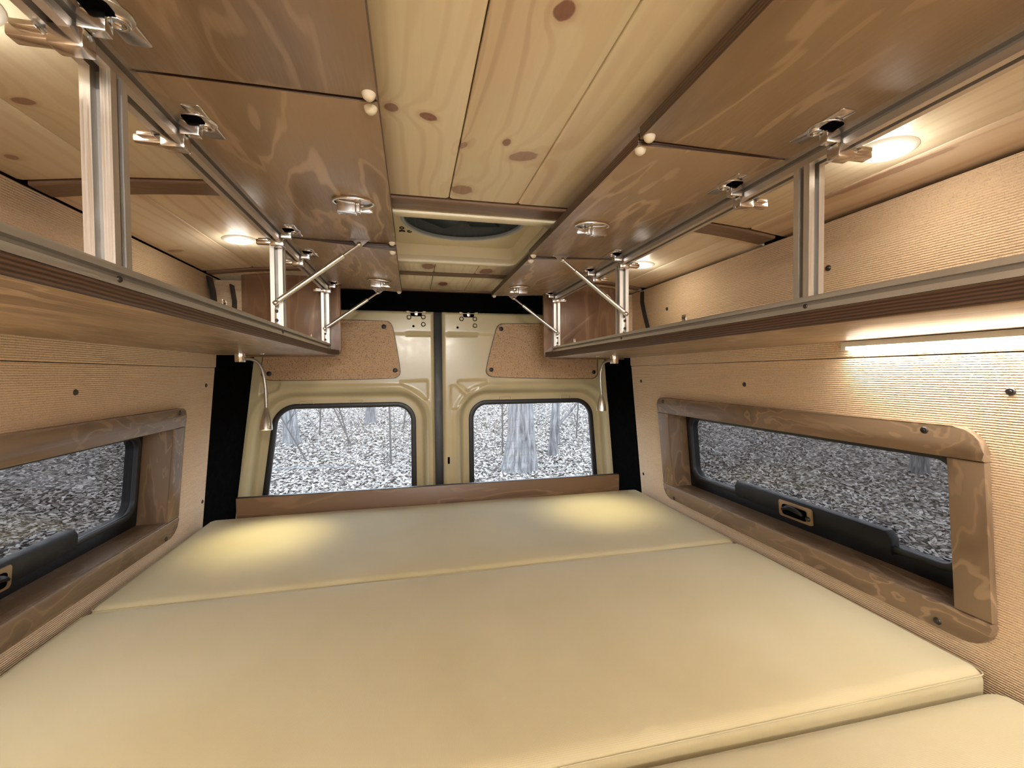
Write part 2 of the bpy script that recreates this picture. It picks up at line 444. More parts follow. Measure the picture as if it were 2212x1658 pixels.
# ------------------------------------------------------------------ ceiling: backing, planks, battens
bm = BM(); n = 24; xs = [-.80+1.88*i/n for i in range(n+1)]
for a, b in zip(xs, xs[1:]):
    for (y0, y1) in ((YF, 1.056), (1.056, 1.534), (1.534, 2.1)):
        if y0 == 1.056 and a < .38 and b > -.09: continue
        vv = [bm.verts.new((x, y, ceilz(x)+.014+dz)) for dz in (0, .02) for x, y in ((a, y0), (b, y0), (b, y1), (a, y1))]
        bmesh.ops.convex_hull(bm, input=vv)
bmesh.ops.remove_doubles(bm, verts=bm.verts[:], dist=1e-5)
CE = setp(obj('ceiling', bm, 'roof', smooth=None), 'pine board ceiling with brown battens', 'ceiling', kind='structure')
KN = [(1218, 24, 23, 24, .9), (845, 232, 15, 9, .8), (925, 252, 21, 13, .95), (1000, 314, 8, 14, .6), (1095, 307, 9, 8, .8), (1130, 338, 33, 17, .62),
      (998, 410, 25, 15, .7), (925, 575, 14, 6, .8), (1050, 586, 14, 6, .85), (957, 613, 10, 4, .95), (50, 218, 24, 8, .7), (25, 338, 14, 6, .6),
      (380, 541, 18, 3, .5), (1830, 469, 14, 5, .7), (1890, 385, 70, 9, .55), (1478, 606, 8, 4, .5), (700, 40, 10, 5, .5)]
knots = []
for (px, py, hw, hh, dk) in KN:
    c = onceil(px, py)
    rx = max(.006, abs(onceil(px+hw, py)[0]-onceil(px-hw, py)[0])/2); ry = max(.007, abs(onceil(px, py+hh)[1]-onceil(px, py-hh)[1])/2)
    knots.append((c[0], c[1], min(rx, .05), min(ry, .05), 0., dk))
TILT = {2: .5, 3: .4, 5: -.42, 6: .5}
knots = [(a, b, (c*.95 if i in TILT else c), (d*.62 if i in TILT else d), TILT.get(i, 0.), e) for i, (a, b, c, d, _, e) in enumerate(knots)]
knots[14] = (knots[14][0], knots[14][1], .010, .13, .06, .5)
M['pine'] = pine('knotty_pine', knots)
FAN = (-.085, .375, 1.056, 1.534)        # opening of the roof vent
PW = .1565
def plank(x0, x1, y0, y1):
    bm = BM(); g = .0011; c = .0035; rc = .006
    pts = [(x0+g, y0), (x1-g, y0), (x1-g, y1-rc), (x1-g-rc, y1), (x0+g+rc, y1), (x0+g, y1-rc)]
    prism(bm, pts, 0, .013, f=lambda u, v, q: (u, v, ceilz(u)+q), bev=c*.6, seg=2)
    obj('plank', bm, 'pine', CE, 30)
for k in range(-6, 6):
    x0 = .0835+k*PW; x1 = x0+PW
    x0, x1 = max(x0, -.715), min(x1, .985)
    if x1-x0 < .02: continue
    for (y0, y1) in ((YF, .985), (1.06, 1.70), (1.745, 2.055)):
        if y0 == 1.06 and x1 > FAN[0] and x0 < FAN[1]:
            if x0 < FAN[0]-.02: plank(x0, FAN[0], y0, y1)
            if x1 > FAN[1]+.02: plank(FAN[1], x1, y0, y1)
            plank(max(x0, FAN[0]), min(x1, FAN[1]), FAN[3]+.004, y1)
        else: plank(x0, x1, y0, y1)
def batten(y0, y1, th):
    bm = BM(); xs = [-.69+1.645*i/30 for i in range(31)]; b = bmesh.new(); prev = None
    for x in xs:
        z = ceilz(x); q = [b.verts.new((x, y, zz)) for y, zz in ((y0, z+.012), (y1, z+.012), (y1, z-th+.002), (y1-.003, z-th), (y0+.003, z-th), (y0, z-th+.002))]
        if prev:
            for i in range(6): b.faces.new((prev[i], prev[(i+1) % 6], q[(i+1) % 6], q[i]))
        else: b.faces.new(q)
        prev = q
    b.faces.new(prev[::-1]); join(bm, b)
    obj('batten', bm, 'batten', CE, 30)
batten(.992, 1.052, .006); batten(1.706, 1.742, .006); batten(2.045, 2.075, .008)

# ------------------------------------------------------------------ rear frame and doors
def dedge(s, z):                          # outer edge of a rear door
    return (-.672-.121*(.063-z)*1.03) if s < 0 else (.968+.08*(.041-z))
bm = BM()
zz = [ZFLOOR, -.75, -.4, 0., .2, .43]
for s in (-1, 1):
    for a, b in zip(zz, zz[1:]):
        vs_ = []
        for z in (a, b):
            za = max(z, -.75)
            ex = dedge(s, za)
            for p in ((wx(s, z)+s*.002, YW+.001), (wx(s, z)+s*.11, YW+.001), (wx(s, z)+s*.11, 2.16), (ex-s*.004, YD+.03), (ex-s*.004, YD+.004)):
                vs_.append(bm.verts.new((p[0], p[1], z)))
        bmesh.ops.convex_hull(bm, input=vs_)
box(bm, -.9, 1.16, YD-.012, YD+.08, .292, .45)
bmesh.ops.delete(bm, geom=[v for v in bm.verts if not v.link_faces], context='VERTS')
setp(obj('wall_rear', bm, 'black', smooth=None), 'black rear door surround with corner pillars and header', 'wall', kind='structure')

def sdf_poly(P, X, Z):                    # signed distance (negative inside) of grid points to polygon P
    d = np.full(X.shape, 1e9); ins = np.zeros(X.shape, bool); n = len(P)
    for i in range(n):
        (ax, az), (bx_, bz) = P[i], P[(i+1) % n]
        ex, ez = bx_-ax, bz-az; wx_, wz_ = X-ax, Z-az
        t = np.clip((wx_*ex+wz_*ez)/(ex*ex+ez*ez+1e-12), 0, 1)
        d = np.minimum(d, np.hypot(wx_-ex*t, wz_-ez*t))
        c = (az > Z) != (bz > Z); xi = ax+(Z-az)/(bz-az+1e-12)*ex
        ins ^= c & (X < xi)
    return np.where(ins, -d, d)
def sstep(a, b, x): t = np.clip((x-a)/(b-a), 0, 1); return t*t*(3-2*t)

def rear_door(s, name, label, wl):
    sg = s
    # window polygon (gasket outside), slightly leaning outer side
    if s < 0: wo = dict(a0=-.600, a1=-.668, b=.006)
    else: wo = dict(a0=.906, a1=.944, b=.272)
    ztop, zbot = -.136, -.63
    def winpoly(ins):
        out, inn = ((wo['a0'], wo['a1']), wo['b']) if s < 0 else ((wo['a0'], wo['a1']), wo['b'])
        p = rrect(0, 1, 0, 1, 0)
        q = []
        base = rrect(-1, 1, -1, 1, 0)
        xi = inn; pts = []
        x_top_out, x_bot_out = out
        sgn = -1 if s < 0 else 1
        # build as rounded rect in (x,z) then shear the outer side
        u0, u1 = (x_top_out, inn) if s < 0 else (inn, x_top_out)
        for (u, v) in rrect(u0+ins, u1-ins, zbot+ins, ztop-ins, max(.085-ins, .03), 10):
            t = (ztop-v)/(ztop-zbot)*(x_bot_out-x_top_out)
            k = (u-inn)/(x_top_out-inn)
            pts.append((u+t*k, v))
        return pts
    gas_o, gas_i = winpoly(0.), winpoly(.017)
    xin = .099 if s < 0 else .137
    nx, nz = 140, 300
    zs = np.linspace(ZFLOOR+.02, .296, nz); tt = np.linspace(0, 1, nx)
    Zg, Tg = np.meshgrid(zs, tt, indexing='ij')
    edge = np.vectorize(lambda z: dedge(s, max(z, -.75)))(zs)[:, None]
    Xg = xin+(edge-xin)*Tg
    D = sdf_poly(gas_o, Xg, Zg)
    H = .052*(1-sstep(.034, .066, D)) - .004*(sstep(.066, .078, D)*(1-sstep(.078, .098, D)))
    if s > 0:
        shapes = [[(.212, -.029), (.35, -.027), (.352, -.05), (.282, -.094), (.262, -.092), (.205, -.045)], [(.172, -.054), (.2, -.052), (.25, -.105), (.25, -.125), (.205, -.172), (.172, -.168)]]
    else:
        shapes = [[(-.06, -.03), (.07, -.027), (.07, -.118), (.05, -.122), (.0, -.085), (-.058, -.045)], [(-.64, -.03), (-.56, -.03), (-.575, -.07), (-.65, -.09)]]
    for sh in shapes:
        d = sdf_poly(sh, Xg, Zg); H = H + .0065*(1-sstep(-.007, .001, d))
    # pressed lip below the latch and a faint fold across the door
    lx = .03 if s < 0 else .25
    d = sdf_poly(rrect(lx-.06 if s < 0 else lx-.09, lx+.06, .17, .195, .01), Xg, Zg); H = H + .006*(1-sstep(-.008, .004, d))*(Zg > .18) + .006*(Zg > .19)*(np.abs(Xg-lx) < .07)*sstep(.19, .2, Zg)*0
    H = H + .012*sstep(.19, .175, Zg)*0 - .004*sstep(.180, .195, Zg)
    edge_r = sstep(.012, 0., np.minimum(np.abs(Xg-xin), .296-Zg)); H = H + .012*edge_r
    bm = bmesh.new(); keep = D > -.006
    V = [[None]*nx for _ in range(nz)]
    for i in range(nz):
        for j in range(nx):
            if keep[i, j]: V[i][j] = bm.verts.new((Xg[i, j], YD+H[i, j], Zg[i, j]))
    for i in range(nz-1):
        for j in range(nx-1):
            q = (V[i][j], V[i][j+1], V[i+1][j+1], V[i+1][j])
            if all(q): bm.faces.new(q)
    # returns at the meeting edge and the top
    for seq in ([V[i][0] for i in range(nz)], [V[nz-1][j] for j in range(nx)]):
        back = [bm.verts.new((v.co.x, YD+.06, v.co.z)) for v in seq]
        for k in range(len(seq)-1): bm.faces.new((seq[k], seq[k+1], back[k+1], back[k]))
    DO = setp(obj(name, bm, 'paint', smooth=50), label, 'door', kind='structure')
    fm = lambda u, v, q: (u, q, v)
    bm = BM(); ring(bm, winpoly(-.006), gas_i, YD+.044, YD+.062, fm, .004); obj('window_gasket', bm, 'rubber', DO)
    bm = BM(); prism(bm, winpoly(.012), YD+.060, YD+.065, fm); obj('window_pane', bm, 'glass', DO, setp and None)
    # heating wires
    x0 = min(p[0] for p in gas_i); x1 = max(p[0] for p in gas_i)
    bm = BM(); box(bm, x0+.02, x1-.02, YD+.0585, YD+.0595, -.2, -.1992); me0 = None
    for k in range(9):
        z = -.235-.036*k; t = (ztop-z)/(ztop-zbot)*(wo['a1']-wo['a0'])
        b = BM(); a_, b_ = (x0+.02 if s > 0 else wo['a0']+t+.02), (wo['b']-.02 if s < 0 else wo['a0']+t-.02)
        box(b, a_, b_, YD+.0585, YD+.0595, z, z+.0008); obj('heating_wire', b, 'wire', DO, None)
    bm.free()
    # fabric panel
    if s < 0: pan = [(-.118, .245), (-.097, .235), (-.085, .207), (-.056, .022), (-.062, -.006), (-.09, -.019), (-.59, -.023), (-.625, -.015), (-.64, .01), (-.61, .20), (-.59, .236), (-.565, .243)]
    else: pan = [(.43, .243), (.406, .232), (.394, .207), (.345, .022), (.352, -.004), (.385, -.018), (.885, -.030), (.912, -.02), (.925, .005), (.90, .20), (.885, .236), (.86, .243)]
    pp = []                                # round the outline
    n = len(pan)
    for i in range(n):
        a, b = Vector(pan[i]), Vector(pan[(i+1) % n])
        pp += [tuple(a.lerp(b, .25)), tuple(a.lerp(b, .75))]
    bm = BM(); prism(bm, pp[::-1], YD-.008, YD+.002, fm, .002); FP = obj('fabric_panel', bm, 'cork', DO, 30)
    bm = BM(); ring(bm, [((u-(-.34 if s < 0 else .64))*1.012+(-.34 if s < 0 else .64), (v-.11)*1.02+.11) for u, v in pp], pp, YD-.006, YD+.002, fm); obj('panel_edging', bm, 'screw', FP, 30)
    for c in (((-.126, .218), (-.079, .019), (-.607, .007)) if s < 0 else ((.42, .216), (.37, .019), (.9, .004))):
        at('push_clip', plug_me, (c[0], YD-.0085, c[1]), FP, (0, -1, 0))
    # latch pocket at the top, bolts and a small hole
    cx_, cz = (.019, .287) if s < 0 else (.263, .287)
    bm = BM(); ring(bm, rrect(cx_-.045, cx_+.045, cz-.002, cz+.012, .004), rrect(cx_-.03, cx_+.03, cz+.001, cz+.009, .003), YD-.010, YD+.004, fm, .001); la = obj('latch', bm, 'paint', DO)
    bm = BM(); prism(bm, rrect(cx_-.026, cx_+.026, cz-.018, cz+.004, .007), YD-.006, YD+.004, fm, .002); obj('latch_cavity', bm, 'black', la)
    bm = BM(); prism(bm, rrect(cx_-.007, cx_+.007, cz-.014, cz+.004, .003), YD-.009, YD-.004, fm, .001); obj('latch_tongue', bm, 'satin', la)
    for c in (((-.014, .264), (.051, .266), (.051, .232)) if s < 0 else ((.229, .261), (.293, .262), (.293, .23))):
        at('bolt', bolt_me, (c[0], YD-.004, c[1]), DO, (0, -1, 0))
    hx, hz = (.006, .223) if s < 0 else (.21, .22)
    bm = BM(); prism(bm, circle(hx, hz, .0055, 14), YD-.0052, YD, fm); obj('drain_hole', bm, 'black', DO, None)
    if s > 0:
        bm = BM(); prism(bm, rrect(.157, .167, -.428, -.395, .003), YD-.0012, YD+.002, fm); obj('lock_slot', bm, 'black', DO, None)
    # pressed tabs over the window
    for c in ((-.50, -.29) if s < 0 else (.42, .735)):
        dz = 0 if s > 0 else -.005
        bm = BM(); ring(bm, rrect(c, c+.062, -.137+dz, -.112+dz, .006), rrect(c+.006, c+.056, -.137+dz, -.118+dz, .004), YD+.046, YD+.055, fm, .002); obj('pressed_tab', bm, 'paint', DO)
    if s < 0:
        bm = BM(); box(bm, .094, .142, YD+.012, YD+.05, ZFLOOR, .30, .006); obj('door_seal', bm, 'rubber', DO)
    return DO
rear_door(-1, 'door_1', 'cream painted rear door whose window shows the fallen branch', None)
rear_door(1, 'door_2', 'cream painted rear door whose window shows the thick tree trunk', None)

# ------------------------------------------------------------------ side windows with board frames
def side_window(s, name, label):
    f = wmap(s); y0, y1, z0, z1 = .560, 1.612, -.512, -.103
    W = setp(empty(name, (wx(s, z0), (y0+y1)/2, z0)), label, 'window', kind='structure')
    th = -.017
    bm = BM(); prism(bm, rrect(y0, y1, -.1635, z1, (.028, .045, 0, 0)), th, 0, f, .003); obj('frame_board', bm, 'trim', W)
    bm = BM(); prism(bm, rrect(y0, y1, z0, -.4575, (0, 0, .045, .045)), th, 0, f, .003); obj('frame_board', bm, 'trim', W)
    for (a, b) in ((y0, .617), (1.546, y1)):
        bm = BM(); prism(bm, rrect(a, b, -.4565, -.1645, 0), th+.0008, 0, f, .003); obj('frame_board', bm, 'trim_z', W)
    for (y, z) in ((.65, -.117), (1.565, -.116), (.645, -.498), (1.54, -.503)):
        at('screw', screw_me, f(y, z, th), W, (-s, 0, -.09))
    # reveal boards
    dpt = .072
    for (a, b, c, d, mt) in ((.605, 1.558, -.1645, -.151, 'trim'), (.605, 1.558, -.469, -.4555, 'trim'), (.605, .6185, -.4555, -.1645, 'trim_z'), (1.5445, 1.558, -.4555, -.1645, 'trim_z')):
        bm = BM(); box(bm, a, b, c, d, -.011, dpt, f=f); obj('reveal_board', bm, mt, W, None)
    # black window frame and pane
    po, pi = rrect(.600, 1.560, -.470, -.148, .05, 8), rrect(.648, 1.508, -.408, -.180, .040, 8)
    bm = BM(); ring(bm, po, pi, dpt-.004, dpt+.022, f, .004); FR = obj('window_frame', bm, 'wframe', W)
    bm = BM(); ring(bm, rrect(.636, 1.520, -.420, -.168, .048, 8), rrect(.652, 1.504, -.404, -.184, .036, 8), dpt-.016, dpt-.002, f, .004); obj('frame_bead', bm, 'rubber', FR)
    bm = BM(); prism(bm, rrect(.645, 1.511, -.411, -.177, .04, 8), dpt+.010, dpt+.014, f); obj('window_pane', bm, 'tint', W, None)
    # latch bar
    p0, p1 = .775, 1.275
    bm = BM(); prism(bm, [(p0, -.425), (p1, -.425), (p1, -.388), (p1-.012, -.372), (p0+.012, -.372), (p0, -.388)], dpt-.022, dpt+.006, f, .004); LB = obj('latch_bar', bm, 'wframe', W)
    yc = 1.03
    bm = BM(); prism(bm, rrect(yc-.055, yc+.055, -.428, -.380, .006), dpt-.027, dpt-.021, f, .0015); LP = obj('latch_plate', bm, 'brass', LB)
    bm = BM(); prism(bm, rrect(yc-.040, yc+.040, -.420, -.390, .006), dpt-.031, dpt-.026, f, .001); obj('latch_recess', bm, 'black', LB)
    bm = BM(); pts = [Vector(f(yc-.034+.068*k/8, -.404+.012*math.sin(math.pi*k/8), dpt-.036-.006*math.sin(math.pi*k/8))) for k in range(9)]
    tube(bm, pts, [.004, .006, .007, .007, .007, .007, .006, .005, .004], 8); obj('latch_handle', bm, 'wframe', LB)
    at('latch_rivet', screw_me, f(yc-.045, -.410, dpt-.030), LB, (-s, 0, -.09))
    return W
side_window(-1, 'window_1', 'long tinted side window in brown boards opposite the LED strip')
side_window(1, 'window_2', 'long tinted side window in brown boards under the LED strip')

# ------------------------------------------------------------------ overhead cabinets
S = .028
SHELF = {-1: (.077, .097, .119), 1: (.067, .092, .1135)}     # shelf underside, shelf rail bottom and top
def profile(h=S, sq=1.):                          # square slotted aluminium extrusion around (0,0)
    a = h/2; g = .0042; dp = .0092; q = []
    pts = [(-a, -a), (-g, -a), (-g, -a+dp), (g, -a+dp), (g, -a), (a, -a)]
    for k in range(4):
        c, s_ = math.cos(k*math.pi/2), math.sin(k*math.pi/2)
        q += [(u*c-v*s_, (u*s_+v*c)*sq) for u, v in pts[:-1]]
    return q
def cabinet(s, label):
    ZS0, ZS1, RT = SHELF[s]; RB = ZS1
    XF = -.305 if s < 0 else .585           # inner face of rails and posts
    zf = .349 if s < 0 else .338            # underside of the open flaps
    ZU = zf-.026                            # underside of hinge rail
    flip = lambda d: XF + (-d if s < 0 else d)     # d: metres from the inner face towards the wall
    inn = lambda d: XF + (d if s < 0 else -d)      # d: metres towards the aisle
    xw = wx(s, .08)
    C = setp(empty('overhead_cabinet', (flip(.2), .6, ZS0)), label, 'cabinet')
    A = lambda u, v: (min(u, v), max(u, v))
    # shelf board with layered front edge
    bm = BM(); x0, x1 = A(inn(.002), xw-s*.006)
    box(bm, x0, x1, YF+.01, 1.79, ZS0, ZS1-.0005, .003)
    obj('shelf_board', bm, 'ply', C, 40, 'edge', lambda fc: fc.normal.x*s < -.6)
    # rails
    xc = flip(S/2); fy = lambda u, v, q: (xc+u, q, v)
    bm = BM(); prism(bm, [(u, v+(RB+RT)/2) for u, v in profile(S, (RT-RB)/S)], YF+.01, 1.79, fy); obj('shelf_rail', bm, 'alu_y', C, 20, 'slot', lambda fc: abs(fc.normal.y) < .5 and abs(fc.calc_center_median().x) < S/2-.0006 and abs(fc.calc_center_median().z-(RT-RB)/2) < (RT-RB)/2-.0006)
    bm = BM(); prism(bm, [(u, v+ZU+S/2) for u, v in profile()], YF+.01, 1.79, fy); obj('hinge_rail', bm, 'alu_y', C, 20, 'slot', lambda fc: abs(fc.normal.y) < .5 and abs(fc.calc_center_median().x) < S/2-.0006 and abs(fc.calc_center_median().z-S/2) < S/2-.0006)
    for y0 in (-.08, .545, 1.16, 1.762):
        bm = BM(); prism(bm, [(u+xc, v+y0+S/2) for u, v in profile()], RT, ZU); PO = obj('post', bm, 'alu_z', C, 20, 'slot', lambda fc: abs(fc.normal.z) < .5 and max(abs(fc.calc_center_median().x), abs(fc.calc_center_median().y)) < S/2-.0006)
        if y0 > 1:                          # strut mount in the slot facing the camera
            bm = BM(); prism(bm, rrect(xc-.005, xc+.005, RT+.004, RT+.045, .003), y0-.003, y0+.001, lambda u, v, q: (u, q, v), .0008); mt = obj('mounting_plate', bm, 'satin', PO)
            for dz in (.014, .036):
                bm = BM(); prism(bm, circle(xc, RT+dz, .0042, 12), y0-.0045, y0-.002, lambda u, v, q: (u, q, v)); obj('screw', bm, 'screw', PO, None)
    for y in (-.25, .52, 1.12):
        at('set_screw', screw_me, (XF-(.0005 if s > 0 else -.0005), y+.03, RB+.007), C, (-s, 0, 0)).scale = (.5, .5, .5)
    # end panel with rounded lower inner corner
    xi = inn(.036); xo = -.612 if s < 0 else .925
    pts = rrect(*A(xi, xo), ZS0-.008, .377, (0, 0, 0, .03) if s < 0 else (0, 0, .03, 0), 8)
    bm = BM(); prism(bm, pts, 1.791, 1.806, lambda u, v, q: (u, q, v), .002); obj('end_panel', bm, 'ply_z', C, 40)
    xo2 = wx(s, .2)-s*.006
    bm = BM(); box(bm, *A(xo-s*.0, xo2), 1.797, 1.81, ZS0, .35); obj('end_filler', bm, 'fabric', C, None)
    # rounded end of the shelf nosing
    bm = BM(); prism(bm, [(inn(-.01), 1.70), (inn(.003), 1.70), (inn(.010), 1.735), (inn(.024), 1.765), (inn(.030), 1.7905), (inn(-.01), 1.7905)], ZS0+.0005, ZS1-.0015, bev=.003); obj('shelf_nose', bm, 'edge', C, 40)
    # strike plates behind the shelf rail
    for y in (.90, 1.60):
        bm = BM(); xx = flip(S+.003)
        box(bm, xx-.006, xx+.006, y-.010, y+.010, RT-.0005, RT+.0015); box(bm, xx-.001, xx+.001, y-.008, y+.008, RT, RT+.020, .0006); obj('strike_plate', bm, 'chrome', C)
    # flaps
    seams = (-.035, .588, 1.208, 1.815)
    for i in range(3):
        ya, yb = seams[i]+.002, seams[i+1]-.002
        droop = (0, .002, .020)[i] if s < 0 else (-.002, .004, .012)[i]
        wd = .270 if s < 0 else .262
        hx = inn(-.004)
        fz = lambda d: zf - droop*d/wd
        fl = lambda d, y, q: (hx+(d if s < 0 else -d), y, fz(d)+q)      # d from the hinge edge, q above underside
        bm = BM(); box(bm, 0, wd, ya, yb, 0, .018, .0015, f=fl)
        FL = obj('flap_door', bm, 'ply', C, 40, 'edge', lambda fc: abs(fc.normal.z) < .5)
        # hinges
        hy = [(.50, .02), (.685, 1.145), (1.335, 1.755)][i]
        for y in hy:
            bm = BM()
            prism(bm, rrect(.022, .046, y-.042, y+.042, .004), -.0016, .0002, fl, .0005)
            prism(bm, circle(.028, y, .0215, 20), -.0022, .0002, fl, .0006)
            HI = obj('hinge', bm, 'chrome', FL)
            bm = BM(); prism(bm, rrect(.012, .036, y-.018, y+.001, .005), -.0032, -.002, fl); obj('hinge_cup', bm, 'black', HI, None)
            bm = BM(); ring(bm, circle(.032, y+.010, .010, 16), circle(.032, y+.010, .006, 16), -.0045, -.0018, fl, .0006); obj('hinge_screw', bm, 'chrome', HI)
            bm = BM(); zl = ZU-.0005
            bx0 = [(flip(.050), .0), (flip(-.006), .0)]
            a0, a1 = A(flip(.052), flip(.002))
            box(bm, a0, a1, y-.0075, y+.0075, zl-.012, zl-.001, .002)
            a0, a1 = A(flip(.020), flip(-.010)); box(bm, a0, a1, y-.010, y+.010, zl-.016, zl+.004, .003)
            a0, a1 = A(flip(-.002), flip(-.026)); box(bm, a0, a1, y-.0065, y+.0065, zl+.004, zl+.0235, .002)
            box(bm, *A(flip(.044), flip(.024)), y-.014, y+.014, zl-.006, zl-.0005, .001)
            obj('hinge_arm', bm, 'chrome', HI)
        # latch
        yl = (.22, .925, 1.615)[i]; dl = wd-.072
        bm = BM(); n = 28
        po, pi = circle(dl, yl, .041, n, .026), circle(dl, yl, .036, n, .021)
        ring(bm, po, pi, -.006, 0, fl, .0015); LA = obj('latch', bm, 'chrome', FL)
        bm = BM(); prism(bm, circle(dl, yl, .0362, n, .0212), -.0022, .0002, fl); obj('latch_recess', bm, 'satin', LA, None)
        bm = BM(); prism(bm, rrect(dl-.030, dl+.006, yl-.013, yl+.009, .003), -.027, -.002, fl, .002); prism(bm, rrect(dl-.002, dl+.014, yl-.010, yl+.008, .003), -.024, -.002, fl, .002); obj('latch_body', bm, 'chrome', LA)
        bm = BM(); box(bm, dl-.030, dl+.018, yl+.011, yl+.017, -.010, -.002, .001, f=fl); obj('latch_lever', bm, 'satin', LA)
        bm = BM(); prism(bm, [(dl+.014, yl-.003), (dl+.030, yl-.005), (dl+.037, yl-.002), (dl+.030, yl+.004), (dl+.014, yl+.003)], -.023, -.012, fl, .001); obj('latch_tongue', bm, 'chrome', LA)
        # bumpers in the free corners
        for y in (ya+.011, yb-.011):
            at('bumper', bump_me, fl(wd-.010, y, 0), FL)
        # gas strut
        if i > 0:
            yp = (0, 1.16, 1.762)[i]; yb_ = yb-.022; db = wd-.088
            bm = BM(); prism(bm, [(db-.024, yb_-.003), (db+.024, yb_-.003), (db+.024, yb_+.004), (db+.008, yb_+.014), (db-.008, yb_+.014), (db-.024, yb_+.004)], -.002, .0002, fl); 
            prism(bm, [(db-.022, -.002), (db+.022, -.002), (db+.003, -.020), (db-.005, -.020)], yb_-.0042, yb_-.0022, lambda u, v, q: fl(u, q, v)); BR = obj('strut_bracket', bm, 'satin', FL)
            top = Vector(fl(db-.002, yb_-.012, -.017)); bot = Vector((xc, yp-.012, RT+.055))
            dv = (top-bot); bm = BM(); tube(bm, [bot+dv*.03, bot+dv*.035, bot+dv*.80, bot+dv*.81], [.003, .0062, .0062, .003], 14); ST = obj('gas_strut', bm, 'chrome', C)
            bm = BM(); tube(bm, [bot+dv*.78, top], .0034, 10); obj('strut_rod', bm, 'satin', ST)
            for e in (bot, top):
                bm = BM(); lathe(bm, [(0, -.006), (.004, -.006), (.006, -.003), (.006, .003), (.004, .006), (0, .006)], e, dv.normalized(), 14); obj('strut_end', bm, 'chrome', ST)
            bm = BM(); tube(bm, [bot, (bot.x, yp+.001, bot.z)], .003, 10); obj('strut_stud', bm, 'chrome', ST)
    return C
cabinet(-1, 'open overhead cabinet along the fabric wall without the LED strip')
cabinet(1, 'open overhead cabinet with the LED strip light fixed beneath its shelf')

# ------------------------------------------------------------------ roof vent fan
x0, x1, y0, y1 = FAN
V = setp(empty('roof_vent_fan', ((x0+x1)/2, (y0+y1)/2, .378)), 'cream roof vent fan with round grey opening set in the pine ceiling', 'vent fan')
bm = BM()
zt = .436; fo = rrect(x0+.002, x1-.002, y0+.002, y1-.002, .02); fi = rrect(x0+.022, x1-.022, y0+.033, y1-.03, .03)
ring(bm, fo, fi, .378, .402, bev=.004)
obj('vent_trim', bm, 'fan', V)
bm = BM(); b = bmesh.new()
top = rrect(x0+.035, x1-.035, y0+.040, y1-.040, .03)
lo = [b.verts.new((u, v, .40)) for u, v in rrect(x0+.020, x1-.020, y0+.031, y1-.028, .03)]; hi = [b.verts.new((u, v, zt)) for u, v in top]
for i in range(len(lo)): b.faces.new((lo[i], lo[(i+1) % len(lo)], hi[(i+1) % len(lo)], hi[i]))
join(bm, b); obj('vent_wall', bm, 'fan', V, 30)
cx0, cy0, rr = .148, 1.253, .170
N = 64; bm = BM(); outr = []
for i in range(N):
    a = 2*math.pi*i/N; dx, dy = math.cos(a), math.sin(a)
    k = min((x1-.034-cx0)/dx if dx > 1e-6 else ((x0+.034-cx0)/dx if dx < -1e-6 else 9), (y1-.039-cy0)/dy if dy > 1e-6 else ((y0+.039-cy0)/dy if dy < -1e-6 else 9))
    outr.append((cx0+dx*max(k, rr+.004), cy0+dy*max(k, rr+.004)))
ring(bm, outr, circle(cx0, cy0, rr, N), zt-.002, zt+.004); obj('vent_plate', bm, 'fan', V, 30)
bm = BM(); ring(bm, circle(cx0, cy0, rr+.006, N), circle(cx0, cy0, rr-.003, N), zt-.003, zt+.007, bev=.001); obj('vent_rim', bm, 'rim', V, 40)
bm = BM(); lathe(bm, [(0, .066), (rr+.008, .066), (rr+.008, .004)], (cx0, cy0, zt), n=48); obj('vent_lid', bm, 'smoke', V, None)
bm = BM(); lathe(bm, [(0, zt+.02), (.03, zt+.02), (.034, zt+.028), (.034, zt+.055)], (cx0, cy0, 0), n=20); HB = obj('fan_hub', bm, 'blade', V)
for k in range(6):
    a = k*math.pi/3; bm = BM()
    vv = []
    for r_, wdt, tl in ((.03, .02, .012), (.10, .045, .010), (.172, .05, .006)):
        for sg in (-1, 1):
            p = (cx0+r_*math.cos(a)-sg*wdt*math.sin(a), cy0+r_*math.sin(a)+sg*wdt*math.cos(a), zt+.038+sg*tl); vv.append(bm.verts.new(p))
    bm.faces.new((vv[0], vv[1], vv[3], vv[2])); bm.faces.new((vv[2], vv[3], vv[5], vv[4]))
    bmesh.ops.solidify(bm, geom=bm.faces[:], thickness=.002); obj('fan_blade', bm, 'blade', HB)
# printed button symbols near the corner
zp = zt-.0032
def sym(pts, r=.0016):
    bm = BM(); tube(bm, [(u, v, zp) for u, v in pts], r, 6); obj('button_symbol', bm, 'ink', V)
sx, sy = onZ(868, 492, zp)[:2]; sx = max(sx, x0+.05)
sym([(sx-.006, sy-.003), (sx, sy-.010), (sx+.006, sy-.003)]); sym([(sx-.006, sy+.003), (sx, sy+.010), (sx+.006, sy+.003)])
sym([(sx-.008, sy+.026), (sx, sy+.020), (sx+.008, sy+.026)]); sym([(sx-.008, sy+.034), (sx, sy+.028), (sx+.008, sy+.034)])
sym([(sx+.022+.006*math.cos(t*.7), sy+.028+.008*math.sin(t*.7)) for t in range(8)])

